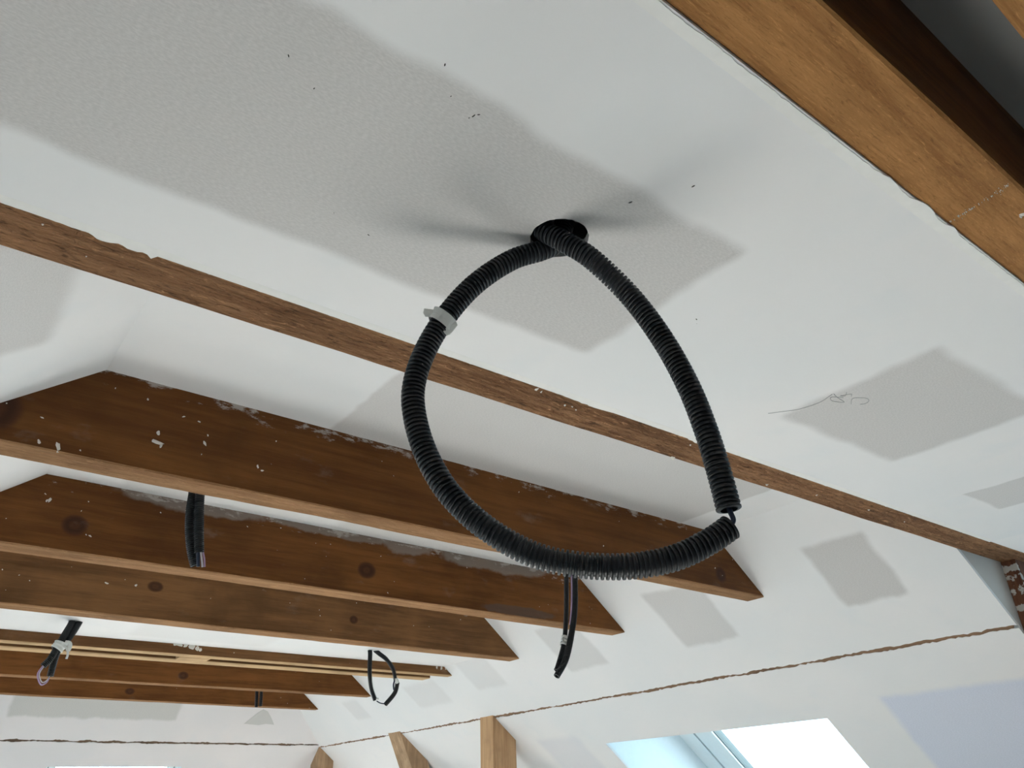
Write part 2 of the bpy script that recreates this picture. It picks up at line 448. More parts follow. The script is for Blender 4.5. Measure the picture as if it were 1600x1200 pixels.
structure(panel('wall_back', (0, YB, 0), (1, 0, 0), (0, 0, 1), (0, -1, 0), rect(XLK - 1, XR + 1, FLOOR - 0.05, 2.0), CT, m_wall), 'end wall behind the camera')

# dormer on the right: cheeks and front with its window
DX = 3.70
KO = KR + CT * cs
ck = [[((KO - ZB) / T, ZB), (DX, KO - T * DX), (DX, ZB + 0.02), ((KO - ZB) / T, ZB + 0.02)]]
cheek = structure(panel('wall_dormer', (0, 1.0, 0), (1, 0, 0), (0, 0, 1), (0, 1, 0), ck, CT, m_cheek), 'grey triangular dormer cheek under the end of the flush beam')
structure(panel('wall_dormer', (0, -0.6, 0), (1, 0, 0), (0, 0, 1), (0, -1, 0), ck, CT, m_cheek), 'dormer cheek behind the camera')
DWIN = (-0.42, 0.82, -0.22, 0.53)
structure(panel('wall_dormer', (DX, 0, 0), (0, 1, 0), (0, 0, 1), (1, 0, 0), cells(-0.65, 1.05, KR - T * DX - 0.05, ZB + 0.05, openings=[DWIN]), CT, m_wall), 'dormer front wall')

# matching dormer on the left, outside the picture
zl = lambda x: ZT - TL * (XL0 - x)
ckl = [[(xl(ZB) - 0.02, ZB), (LDX, zl(LDX) + 0.015), (LDX, ZB + 0.02), (xl(ZB) - 0.02, ZB + 0.02)]]
structure(panel('wall_dormer', (0, 0.955, 0), (1, 0, 0), (0, 0, 1), (0, 1, 0), ckl, CT, m_cheek), 'left dormer cheek outside the picture')
structure(panel('wall_dormer', (0, -0.62, 0), (1, 0, 0), (0, 0, 1), (0, -1, 0), ckl, CT, m_cheek), 'left dormer cheek behind the camera')
DWL = (-0.45, 0.80, zl(LDX) + 0.06, 0.58)
structure(panel('wall_dormer', (LDX, 0, 0), (0, 1, 0), (0, 0, 1), (-1, 0, 0), cells(-0.66, 1.0, zl(LDX) - 0.03, ZB + 0.05), CT, m_wall), 'left dormer front wall')

# windows: structure root with reveal, frame, gaskets and pane
def window(name, O, U, V, Nn, op, depth, label, fw=0.055, mull=()):
    root = bpy.data.objects.new(name, None); COL.objects.link(root)
    structure(root, label)
    U, V, Nn = Vector(U), Vector(V), Vector(Nn); O = Vector(O)
    u0, u1, v0, v1 = op
    root.location = (0, 0, 0)
    P = lambda u, v, d: W(O + U * u + V * v + Nn * d)
    # reveal boards
    for (a, b, inn) in (((u0, v0), (u1, v0), -V), ((u1, v0), (u1, v1), U), ((u1, v1), (u0, v1), V), ((u0, v1), (u0, v0), -U)):
        q = [P(*a, CT), P(*b, CT), P(*b, depth + 0.08), P(*a, depth + 0.08)]
        vs8 = q + [p + inn * 0.02 for p in q]
        mesh_obj('reveal', vs8, [(0, 1, 2, 3), (7, 6, 5, 4), (0, 4, 5, 1), (1, 5, 6, 2), (2, 6, 7, 3), (3, 7, 4, 0)], m_frame, root)
    def bar(nm, a, b, c, d, d0, d1, mat, par):
        vs8 = [P(a, c, d0), P(b, c, d0), P(b, d, d0), P(a, d, d0), P(a, c, d1), P(b, c, d1), P(b, d, d1), P(a, d, d1)]
        return mesh_obj(nm, vs8, [(3, 2, 1, 0), (4, 5, 6, 7), (0, 1, 5, 4), (1, 2, 6, 5), (2, 3, 7, 6), (3, 0, 4, 7)], mat, par)
    def ring(nm, k0, k1, d0, d1, mat, par):
        a, b, c, d = u0 + k0, u1 - k0, v0 + k0, v1 - k0; w = k1 - k0
        fr = []
        for (x0, x1, y0, y1) in ((a, b, c, c + w), (a, b, d - w, d), (a, a + w, c + w, d - w), (b - w, b, c + w, d - w)):
            fr.append(bar(nm, x0, x1, y0, y1, d0, d1, mat, par))
        return fr
    ring('frame', 0.0, fw, depth, depth + 0.07, m_frame, root)
    ring('gasket', fw, fw + 0.007, depth + 0.012, depth + 0.07, m_gasket, root)
    ring('sash', fw + 0.007, fw * 2 + 0.02, depth + 0.005, depth + 0.06, m_frame, root)
    ring('gasket', fw * 2 + 0.02, fw * 2 + 0.026, depth + 0.015, depth + 0.06, m_gasket, root)
    k = fw * 2 + 0.02
    bar('pane', u0 + k, u1 - k, v0 + k, v1 - k, depth + 0.03, depth + 0.036, m_glass, root)
    c = O + U * (u0 + u1) / 2 + V * (v0 + v1) / 2 + Nn * (depth + 0.09)
    PORT = portal('daylight_' + name, c, U, V, abs(u1 - u0), abs(v1 - v0), -Nn)
    return root
window('window_1', S_O, S_U, S_V, S_N, WIN, 0.39, 'bright skylight in the right slope with pale blue reveal', fw=0.10)
window('window_2', H_O, (1, 0, 0), H_V, H_N, HW, 0.06, 'skylight in the far slope at the bottom picture edge', fw=0.022)
for i, lw in enumerate(LW):
    window('window_%d' % (3 + i), L_O, S_U, L_V, L_N, lw, 0.12, 'unseen skylight in the left slope, put in for its daylight')
window('window_6', (DX, 0, 0), (0, 1, 0), (0, 0, 1), (1, 0, 0), DWIN, 0.03, 'dormer window outside the picture on the right')


# timber seen in the joint lines (purlins behind the boards)
m_purlin = wood('rough_brown_purlin', (0.34, 0.20, 0.12), (0.17, 0.10, 0.06), 'Y', bump=0.4)
def slab(name, O, U, V, Nn, u0, u1, v0, v1, d0, d1, mat):
    P = lambda u, v, d: W(Vector(O) + Vector(U) * u + Vector(V) * v + Vector(Nn) * d)
    vs8 = [P(u0, v0, d0), P(u1, v0, d0), P(u1, v1, d0), P(u0, v1, d0), P(u0, v0, d1), P(u1, v0, d1), P(u1, v1, d1), P(u0, v1, d1)]
    return mesh_obj(name, vs8, [(3, 2, 1, 0), (4, 5, 6, 7), (0, 1, 5, 4), (1, 2, 6, 5), (2, 3, 7, 6), (3, 0, 4, 7)], mat)
structure(slab('trim_2', S_O, S_U, S_V, S_N, 1.014, 6.10, VCR - 0.05, VCR + 0.05, 0.0012, 0.09, m_purlin), 'brown purlin edge showing in the joint of the right slope')
structure(slab('trim_3', H_O, (1, 0, 0), H_V, H_N, -0.2, 2.80, hv(0.455) - 0.05, hv(0.455) + 0.05, 0.003, 0.09, wood('rough_dark_purlin', (0.20, 0.13, 0.08), (0.09, 0.055, 0.035), 'X', bump=0.4)), 'thin brown joint line across the far slope')

# ragged plaster edges where the dropped ceiling meets the two flush beams
def plaster_edge(name, y_edge, side, x0, x1, bumps=(), seed=0, amp=0.0018):
    n = int((x1 - x0) / 0.006); vs, fs = [], []
    for i in range(n + 1):
        x = x0 + (x1 - x0) * i / n
        e = 0.0002 + amp * 0.8 * noise.noise(Vector((x * 22, seed, 0))) + amp * 1.1 * noise.noise(Vector((x * 95, seed + 3, 0)))
        for (bx, bw, bh) in bumps:
            t = (x - bx) / bw
            if abs(t) < 1: e += bh * (1 - t * t) ** 1.5
        e = max(e, -0.001)
        ya, yb = y_edge - side * 0.014, y_edge + side * e
        z0 = ZB - 0.0022
        vs += [W((x, ya, z0 + 0.0011)), W((x, yb, z0)), W((x, yb, z0 + 0.0026)), W((x, ya, z0 + 0.0022))]
    for i in range(n):
        a = i * 4
        for j in range(4): fs.append((a + j, a + (j + 1) % 4, a + 4 + (j + 1) % 4, a + 4 + j))
    o = mesh_obj(name, vs, fs, m_skim, near_ceiling)
    return o
plaster_edge('plaster_edge', 0.908, 1, -0.70, 2.5, [(0.064, 0.02, 0.008), (0.098, 0.018, 0.006), (0.121, 0.006, 0.010), (1.21, 0.05, 0.006), (0.9, 0.06, 0.004)], 1)
plaster_edge('plaster_edge', 0.264, -1, -0.70, 2.5, [(0.80, 0.03, 0.003), (0.885, 0.035, 0.005), (0.955, 0.02, 0.004)], 9, 0.0012)

# tiny debris specks and pencil scribble on the dropped ceiling
sp_v, sp_f = [], []
rs = random.Random(7)
spots = [(0.1445, 0.5185, 1.2), (0.2739, 0.4382, 1.2), (0.334, 0.4747, 1.6), (0.3374, 0.4701, 1.2), (0.3315, 0.4797, .7), (0.1811, 0.5401, .9), (0.3343, 0.7127, 1.2),
         (0.6112, 0.4092, 1.6), (0.5687, 0.4734, 1.8), (0.8401, 0.6023, 1.5), (0.30, 0.467, .7), (0.85, 0.61, .6), (0.28, 0.70, .6)]
for (x, y, r) in spots:
    r *= 0.0009; b = len(sp_v); an = rs.uniform(0, 3)
    for i in range(8):
        t = i * math.pi / 4; dx, dy = r * 1.8 * math.cos(t), r * 0.8 * math.sin(t) * rs.uniform(.6, 1.2)
        sp_v.append(W((x + dx * math.cos(an) - dy * math.sin(an), y + dx * math.sin(an) + dy * math.cos(an), ZB - 0.0012)))
    sp_v.append(W((x, y, ZB - 0.0022))); sp_f += [(b + i, b + 8, b + (i + 1) % 8) for i in range(8)]
so = mesh_obj('debris_specks', sp_v, sp_f, plain('dark_grit', (0.06, 0.055, 0.05), 0.9, 0.2), near_ceiling); so['kind'] = 'stuff'

def catmull(P, n=12):
    P = [Vector(p) for p in P]; Q = [P[0] * 2 - P[1]] + P + [P[-1] * 2 - P[-2]]; out = []
    for i in range(1, len(Q) - 2):
        for j in range(n):
            t = j / n; a, b, c, d = Q[i - 1], Q[i], Q[i + 1], Q[i + 2]
            out.append(0.5 * ((2 * b) + (c - a) * t + (2 * a - 5 * b + 4 * c - d) * t * t + (3 * b - a - 3 * c + d) * t ** 3))
    out.append(P[-1]); return out

def sweep(path, radii, seg):
    """tube rings with parallel transport; path in eye space"""
    t = (path[1] - path[0]).normalized(); up = Vector((0.3, 0.2, 1.0)); nrm = (up - t * up.dot(t))
    if nrm.length < 0.1: nrm = Vector((1, 0, 0)) - t * t.x
    nrm.normalize(); vs, fs = [], []
    for i, p in enumerate(path):
        d = (path[min(i + 1, len(path) - 1)] - path[max(i - 1, 0)])
        if d.length > 1e-9: t = d.normalized()
        nrm = (nrm - t * nrm.dot(t)).normalized(); bn = t.cross(nrm)
        for k in range(seg):
            a = 2 * math.pi * k / seg
            vs.append(W(p + (nrm * math.cos(a) + bn * math.sin(a)) * radii[i]))
    for i in range(len(path) - 1):
        for k in range(seg):
            a, b = i * seg + k, i * seg + (k + 1) % seg
            fs.append((a, b, b + seg, a + seg))
    fs.append(tuple(range(seg))[::-1]); fs.append(tuple(range((len(path) - 1) * seg, len(path) * seg)))
    return vs, fs

def tube(name, pts, r, mat, parent=None, seg=8, n=10):
    p = catmull(pts, n); v, f = sweep(p, [r] * len(p), seg)
    return mesh_obj(name, v, f, mat, parent, smooth=True)

def conduit(name, pts, ro, mat, parent=None, pitch=0.005, seg=20, depth=0.0032, bore=True):
    """corrugated hose: square ribs swept along a smooth path, ends open"""
    P = catmull(pts, 24); L = [0.0]
    for i in range(1, len(P)): L.append(L[-1] + (P[i] - P[i - 1]).length)
    def at(s):
        import bisect
        i = min(max(bisect.bisect_right(L, s) - 1, 0), len(P) - 2); d = L[i + 1] - L[i]
        return P[i].lerp(P[i + 1], (s - L[i]) / d if d > 0 else 0)
    ri = ro - depth; path, rad, arc = [], [], []
    n = int(L[-1] / pitch)
    def add(q, r):
        q = min(max(q, 0.0), L[-1]); path.append(at(q)); rad.append(r); arc.append(q)
    if bore:
        add(0.02, ri - 0.0015); add(0.0, ri - 0.0012)
    for k in range(n):
        for fr, r in ((0.02, ri), (0.07, ro - 0.0005), (0.16, ro), (0.50, ro), (0.59, ro - 0.0005), (0.64, ri)):
            add((k + fr) * pitch, r)
    e = (n - 0.25) * pitch
    if bore:
        add(e, ri - 0.0012); add(e - 0.02, ri - 0.0015)
    # transport the frame along the smooth path only
    vs, fs = [], []; t = (P[1] - P[0]).normalized(); nrm = Vector((0.3, 0.2, 1.0)); nrm = nrm - t * nrm.dot(t)
    if nrm.length < 0.15: nrm = Vector((1, 0.2, 0)); nrm = nrm - t * nrm.dot(t)
    nrm.normalize()
    def tang(q):
        return (at(min(q + 0.006, L[-1])) - at(max(q - 0.006, 0.0))).normalized()
    for p, r, q in zip(path, rad, arc):
        t = tang(q); nrm = (nrm - t * nrm.dot(t)).normalized(); bn = t.cross(nrm)
        for k in range(seg):
            a = 2 * math.pi * k / seg; vs.append(W(p + (nrm * math.cos(a) + bn * math.sin(a)) * r))
    for i in range(len(path) - 1):
        for k in range(seg):
            a, b = i * seg + k, i * seg + (k + 1) % seg; fs.append((a, b, b + seg, a + seg))
    fs.append(tuple(range(seg))[::-1]); fs.append(tuple(range((len(path) - 1) * seg, len(path) * seg)))
    return mesh_obj(name, vs, fs, mat, parent)

m_pencil = plain('pencil_graphite', (0.34, 0.34, 0.34), 0.6, 0.3)
zc = ZB - 0.0013
scrib = [[(1.2114, 0.7435), (1.2350, 0.715), (1.2476, 0.6966), (1.2552, 0.6597), (1.2453, 0.6262)],
         [(1.247, 0.624), (1.2690, 0.629), (1.2947, 0.632), (1.27, 0.642), (1.255, 0.634), (1.275, 0.622)],
         [(1.262, 0.607), (1.272, 0.616), (1.264, 0.621), (1.275, 0.606), (1.284, 0.611)],
         [(1.313, 0.629), (1.295, 0.616), (1.300, 0.606), (1.318, 0.5985), (1.331, 0.6035), (1.334, 0.613), (1.329, 0.620)]]
for s in scrib:
    tube('pencil_mark', [(x, y, zc) for x, y in s], 0.00045, m_pencil, near_ceiling, 6, 6)

# ------------------------------------------------------------------ timbers
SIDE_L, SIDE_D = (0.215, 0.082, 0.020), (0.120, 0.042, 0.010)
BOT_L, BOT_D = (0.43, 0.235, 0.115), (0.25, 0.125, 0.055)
m_splat = plain('white_plaster_splash', (0.76, 0.72, 0.66), 0.9, 0.2, 0.1)

def beam(name, y0, dy, width, zb, zt, side, bottom, label, x_left=None, x_right=None, seed=1, wob=0.0022, splats=(), nsplat=0, group=None):
    """collar beam cut to both roof slopes; y0 = near face at x = 0, dy = skew"""
    rnd = random.Random(seed); b = 0.0035
    prof = [(0, zt), (0, zb + b), (b, zb), (width - b, zb), (width, zb + b), (width, zt)]
    nx = 70; vs, fs, fm = [], [], []
    o_x = 1.2
    for i in range(nx + 1):
        s = i / nx
        for j, (w, z) in enumerate(prof):
            a = xl(z) if x_left is None else x_left
            c = xr(z) if x_right is None else x_right
            x = a + (c - a) * s
            q = noise.noise(Vector((x * 3.1, seed * 7.7, j * 0.31))) * wob + noise.noise(Vector((x * 19, seed * 3.3, j * 0.7))) * wob * 0.45
            zz = z + (max(q, -0.0004) if j in (1, 2, 3, 4) else 0)
            yy = y0 + dy * x + w + (noise.noise(Vector((x * 4.3, seed * 1.7 + 9, j * 0.21))) * wob)
            vs.append(W((x, yy, zz)))
    m = len(prof)
    for i in range(nx):
        for j in range(m):
            k = (j + 1) % m; a = i * m
            fs.append((a + j, a + k, a + m + k, a + m + j)); fm.append(1 if j in (1, 2, 3) else 0)
    fs.append(tuple(range(m))[::-1]); fm.append(0)
    fs.append(tuple(range(nx * m, nx * m + m))); fm.append(0)
    # object origin at the beam's base so that object coordinates stay eye-relative in z
    o = mesh_obj(name, vs, fs, None, mats=[side, bottom], fm=fm)
    me = o.data
    for v in me.vertices: v.co.z -= EYE
    o.location.z = EYE
    bm = bmesh.new(); bm.from_mesh(me); bmesh.ops.recalc_face_normals(bm, faces=bm.faces[:]); bm.to_mesh(me); bm.free()
    tag(o, label, 'beam', group, 'thing')
    # plaster splashes stuck on the near face
    sv_, sf_ = [], []
    pts = list(splats)
    for _ in range(nsplat):
        z = zb + (zt - zb) * rnd.random() ** 0.8
        a, c = (xl(z) if x_left is None else x_left), (xr(z) if x_right is None else x_right)
        pts.append((a + (c - a) * rnd.random(), z, rnd.uniform(0.0015, 0.004)))
    for (x, z, r) in pts:
        base = len(sv_); K = 9; el = rnd.uniform(0.6, 1.6); an = rnd.uniform(0, 3.1)
        for q in range(K):
            t = 2 * math.pi * q / K; rr = r * rnd.uniform(0.65, 1.25)
            du, dv = rr * el * math.cos(t), rr / el * math.sin(t)
            u, v = du * math.cos(an) - dv * math.sin(an), du * math.sin(an) + dv * math.cos(an)
            sv_.append((x + u, y0 + dy * (x + u) + 0.002, z + v))
        sv_.append((x, y0 + dy * x - min(0.004, r * 0.55) - 0.001, z))
        sf_ += [(base + q, base + (q + 1) % K, base + K) for q in range(K)]
    if sv_:
        so_ = mesh_obj('plaster_splatter', sv_, sf_, m_splat, o, smooth=True); so_['kind'] = 'stuff'
    return o

def bot_splats(o, pts, z, seed=3):
    rnd = random.Random(seed); v_, f_ = [], []
    for (x, y, r) in pts:
        base = len(v_); K = 9; el = rnd.uniform(0.7, 1.7); an = rnd.uniform(0, 3)
        for q in range(K):
            t = 2 * math.pi * q / K; rr = r * rnd.uniform(0.6, 1.3); du, dv = rr * el * math.cos(t), rr / el * math.sin(t)
            v_.append((x + du * math.cos(an) - dv * math.sin(an), y + du * math.sin(an) + dv * math.cos(an), z + 0.002))
        v_.append((x, y, z - 0.002 - r * 0.3)); f_ += [(base + (q + 1) % K, base + q, base + K) for q in range(K)]
    so_ = mesh_obj('plaster_splatter', v_, f_, m_splat, o, smooth=True); so_['kind'] = 'stuff'

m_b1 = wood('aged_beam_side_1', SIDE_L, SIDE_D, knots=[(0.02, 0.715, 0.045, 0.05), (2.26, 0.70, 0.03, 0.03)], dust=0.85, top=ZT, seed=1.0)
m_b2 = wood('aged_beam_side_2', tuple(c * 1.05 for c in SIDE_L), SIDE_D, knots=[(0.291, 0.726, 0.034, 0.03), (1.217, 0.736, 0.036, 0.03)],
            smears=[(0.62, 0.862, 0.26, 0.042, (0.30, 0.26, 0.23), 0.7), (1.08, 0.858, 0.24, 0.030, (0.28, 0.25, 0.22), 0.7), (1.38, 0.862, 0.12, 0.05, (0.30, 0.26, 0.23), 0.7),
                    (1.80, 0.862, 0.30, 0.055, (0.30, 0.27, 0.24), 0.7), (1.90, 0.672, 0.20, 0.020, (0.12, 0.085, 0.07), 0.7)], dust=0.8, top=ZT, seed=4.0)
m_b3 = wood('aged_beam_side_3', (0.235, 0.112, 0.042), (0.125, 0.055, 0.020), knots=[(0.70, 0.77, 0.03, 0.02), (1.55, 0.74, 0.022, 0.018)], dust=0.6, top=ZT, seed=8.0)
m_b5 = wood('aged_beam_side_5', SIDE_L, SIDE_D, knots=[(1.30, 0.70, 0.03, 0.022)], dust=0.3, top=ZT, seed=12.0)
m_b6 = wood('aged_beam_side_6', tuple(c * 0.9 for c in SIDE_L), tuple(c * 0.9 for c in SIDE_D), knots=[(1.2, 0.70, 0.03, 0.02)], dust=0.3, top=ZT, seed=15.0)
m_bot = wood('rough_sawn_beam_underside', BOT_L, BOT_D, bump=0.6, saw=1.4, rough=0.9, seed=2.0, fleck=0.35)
m_bot2 = wood('fresh_sawn_underside', (0.66, 0.45, 0.25), (0.46, 0.29, 0.15), bump=0.3, saw=0.4, rough=0.85, seed=5.0)
m_strip = wood('rough_brown_flush_beam', (0.40, 0.205, 0.10), (0.21, 0.098, 0.043), bump=1.0, saw=2.6, rough=0.95, seed=3.0, scale=1.6, fleck=0.8)
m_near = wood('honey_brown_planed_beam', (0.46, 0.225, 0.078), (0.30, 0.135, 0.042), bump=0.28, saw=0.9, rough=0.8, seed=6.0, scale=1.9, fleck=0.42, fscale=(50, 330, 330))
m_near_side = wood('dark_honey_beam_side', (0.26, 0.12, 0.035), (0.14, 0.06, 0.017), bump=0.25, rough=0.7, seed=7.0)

G = 'collar beams under the ceiling'
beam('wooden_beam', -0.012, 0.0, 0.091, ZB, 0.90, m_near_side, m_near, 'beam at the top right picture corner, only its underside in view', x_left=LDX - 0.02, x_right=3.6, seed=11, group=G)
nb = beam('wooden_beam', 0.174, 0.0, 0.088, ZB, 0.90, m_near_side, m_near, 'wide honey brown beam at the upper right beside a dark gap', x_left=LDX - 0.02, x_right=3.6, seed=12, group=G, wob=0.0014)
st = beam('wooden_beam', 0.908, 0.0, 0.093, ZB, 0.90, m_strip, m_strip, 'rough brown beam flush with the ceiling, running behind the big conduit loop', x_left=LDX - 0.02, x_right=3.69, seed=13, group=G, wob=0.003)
bot_splats(st, [(-0.0033, 0.9252, .003), (0.0534, 0.9625, .002), (0.7768, 0.9189, .006), (0.79, 0.921, .004), (0.86, 0.938, .004), (0.89, 0.9404, .003), (0.875, 0.934, .003),
                (1.2232, 1.0, .008), (1.5331, 0.985, .006), (1.20, 0.93, .003), (1.70, 0.96, .004), (1.92, 0.95, .005), (2.1, 0.95, .004), (0.55, 0.935, .003)], ZB)
bot_splats(nb, [(1.0051, 0.1954, .004), (1.008, 0.1990, .003)], ZB, 5)
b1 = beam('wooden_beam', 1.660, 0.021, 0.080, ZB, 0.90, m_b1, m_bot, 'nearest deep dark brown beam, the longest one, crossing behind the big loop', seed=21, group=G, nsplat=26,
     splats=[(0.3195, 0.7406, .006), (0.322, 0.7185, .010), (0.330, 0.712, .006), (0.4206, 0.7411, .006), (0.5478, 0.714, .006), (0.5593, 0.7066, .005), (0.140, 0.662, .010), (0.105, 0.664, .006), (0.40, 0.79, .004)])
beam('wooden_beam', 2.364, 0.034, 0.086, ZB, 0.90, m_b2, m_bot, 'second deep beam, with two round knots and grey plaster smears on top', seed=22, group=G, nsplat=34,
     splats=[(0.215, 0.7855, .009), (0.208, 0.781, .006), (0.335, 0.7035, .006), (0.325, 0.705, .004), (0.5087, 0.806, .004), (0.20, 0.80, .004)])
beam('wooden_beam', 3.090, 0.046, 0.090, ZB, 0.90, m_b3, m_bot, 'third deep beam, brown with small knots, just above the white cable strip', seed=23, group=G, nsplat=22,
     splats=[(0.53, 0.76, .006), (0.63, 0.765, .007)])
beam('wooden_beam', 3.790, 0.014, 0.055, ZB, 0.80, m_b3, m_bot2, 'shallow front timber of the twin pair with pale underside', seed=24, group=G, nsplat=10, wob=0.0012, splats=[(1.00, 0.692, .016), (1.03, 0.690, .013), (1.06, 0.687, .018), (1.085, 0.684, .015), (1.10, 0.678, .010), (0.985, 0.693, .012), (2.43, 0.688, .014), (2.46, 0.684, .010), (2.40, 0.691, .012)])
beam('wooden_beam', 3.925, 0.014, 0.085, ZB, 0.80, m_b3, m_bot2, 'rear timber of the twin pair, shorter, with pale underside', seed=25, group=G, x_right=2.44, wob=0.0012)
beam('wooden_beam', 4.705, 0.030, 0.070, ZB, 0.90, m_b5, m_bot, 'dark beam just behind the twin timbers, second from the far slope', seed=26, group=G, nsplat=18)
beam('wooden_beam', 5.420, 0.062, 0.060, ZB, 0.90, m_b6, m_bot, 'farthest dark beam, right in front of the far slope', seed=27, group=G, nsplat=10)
pk = box('packing_block', (1.03, 3.8635, ZB - 0.001), (1.17, 3.9365, ZB + 0.05), m_bot2, bev=0.002)
tag(pk, 'pale wooden packing block wedged between the twin timbers', 'wood block')
# chalk line across the near beam
ch_v, ch_f = [], []
rc = random.Random(5)
for i in range(60):
    t = rc.random(); w = 0.0016 if rc.random() < 0.75 else 0.0032
    x = 0.9414 + (0.9317 - 0.9414) * t + rc.gauss(0, w); y = 0.2582 + (0.179 - 0.2582) * t; r = rc.uniform(0.0004, 0.0012); q = len(ch_v)
    for k_ in range(6): ch_v.append((x + r * 1.5 * math.cos(k_ * 1.047), y + r * math.sin(k_ * 1.047), ZB + 0.0008))
    ch_v.append((x, y, ZB - 0.0016)); ch_f += [(q + (k_ + 1) % 6, q + k_, q + 6) for k_ in range(6)]
chalk = mesh_obj('plaster_dust_line', ch_v, ch_f, m_splat, nb); chalk['kind'] = 'stuff'

# posts below the joint line
m_post = wood('light_brown_post', (0.66, 0.42, 0.235), (0.44, 0.25, 0.125), 'Z', bump=0.35, rough=0.8, seed=9.0)
m_post2 = wood('grey_brown_strut', (0.58, 0.39, 0.24), (0.36, 0.225, 0.13), 'Z', bump=0.35, rough=0.8, seed=13.0)
def post(name, x0, x1, y0, y1, lean, zlow, mat, label, hip=False):
    """post cut to the roof underside; lean = metres of x per metre down"""
    vs = []; cols = 6
    def ztop(x, y):
        z = KR - T * x
        if hip: z = min(z, (HK - y) / HS)
        return z
    nx, ny, nz = 4, 4, 14; grid = {}
    bm = bmesh.new()
    for i in range(nx + 1):
        for j in range(ny + 1):
            for k in range(nz + 1):
                if 0 < i < nx and 0 < j < ny and 0 < k < nz: continue
                x, y = x0 + (x1 - x0) * i / nx, y0 + (y1 - y0) * j / ny
                # top on the slope: solve along the leaning line
                zt_ = (KR - T * x - T * lean * 0.44) / (1 - T * lean) if lean else ztop(x, y)
                if lean: zt_ = (KR - T * (x + lean * 0.44)) / (1 - T * lean)
                z = zt_ + (zlow - zt_) * (k / nz); xx = x + lean * (0.44 - z)
                q = noise.noise(Vector((x * 7, y * 7, z * 5))) * 0.004
                grid[i, j, k] = bm.verts.new((xx + q, y + q, z))
    def quad(a, b, c, d):
        bm.faces.new([grid[a], grid[b], grid[c], grid[d]])
    for i in range(nx):
        for j in range(ny):
            for k in (0, nz): quad((i, j, k), (i + 1, j, k), (i + 1, j + 1, k), (i, j + 1, k))
    for i in range(nx):
        for k in range(nz):
            for j in (0, ny): quad((i, j, k), (i + 1, j, k), (i + 1, j, k + 1), (i, j, k + 1))
    for j in range(ny):
        for k in range(nz):
            for i in (0, nx): quad((i, j, k), (i, j + 1, k), (i, j + 1, k + 1), (i, j, k + 1))
    bmesh.ops.recalc_face_normals(bm, faces=bm.faces[:])
    me = bpy.data.meshes.new(name); bm.to_mesh(me); bm.free(); me.materials.append(mat)
    o = link(name, me); o.location.z = EYE
    tag(o, label, 'post'); return o
PA = post('wooden_post', 2.755, 2.912, 3.790, 3.915, 0.0, FLOOR, m_post, 'upright square wooden post under the joint line, nearest the right skylight')
PBq = post('wooden_strut', 2.757, 2.894, 4.830, 4.985, 0.46, KNEE + 0.05, m_post2, 'leaning wooden strut between the upright post and the corner post')
PC = post('corner_post', 2.755, 2.885, 6.072, 6.200, 0.0, FLOOR, m_post2, 'pointed wooden corner post where the two slopes meet', hip=True)
# stub post at the dormer cheek with scraps of plaster
m_stub = wood('plaster_flecked_post', (0.20, 0.085, 0.045), (0.10, 0.04, 0.025), 'Z', bump=0.4, rough=0.8, seed=17.0, nscale=70.0,
              smears=[(2.803, 0.625, 0.010, 0.012, (0.62, 0.60, 0.56), 0.9), (2.815, 0.555, 0.016, 0.022, (0.62, 0.62, 0.58), 0.85), (2.803, 0.50, 0.010, 0.010, (0.6, 0.6, 0.56), 0.8), (2.81, 0.595, 0.012, 0.012, (0.6, 0.6, 0.56), 0.8)])
stub_v = [(2.80, 0.955), (2.92, 0.955), (2.92, 0.9995), (2.80, 0.9995)]
vs = [(x, y, ZB) for x, y in stub_v] + [(x, y, FLOOR) for x, y in stub_v]
so2 = mesh_obj('dormer_post', vs, [(0, 1, 2, 3), (7, 6, 5, 4), (0, 4, 5, 1), (1, 5, 6, 2), (2, 6, 7, 3), (3, 7, 4, 0)], m_stub)
so2.location.z = EYE
tag(so2, 'dark brown dormer post flecked with white plaster at the right picture edge', 'post')

# ------------------------------------------------------------------ conduits
m_black = plain('black_ribbed_plastic', (0.010, 0.011, 0.0135), 0.45, 0.5, 0.05)
m_tape = plain('white_masking_tape', (0.72, 0.73, 0.70), 0.7, 0.3, 0.06)
m_wire_p = plain('mauve_wire', (0.42, 0.30, 0.46), 0.45, 0.4)
m_wire_w = plain('pale_wire', (0.60, 0.58, 0.62), 0.45, 0.4)
m_wire_k = plain('dark_blue_wire', (0.02, 0.03, 0.06), 0.45, 0.4)

def thing(name, base, label, cat, group=None):
    o = bpy.data.objects.new(name, None); COL.objects.link(o)
    o.empty_display_size = 0.05
    o.location = (0, 0, 0)
    return tag(o, label, cat, group)
CG = 'black conduits hanging from the ceiling'

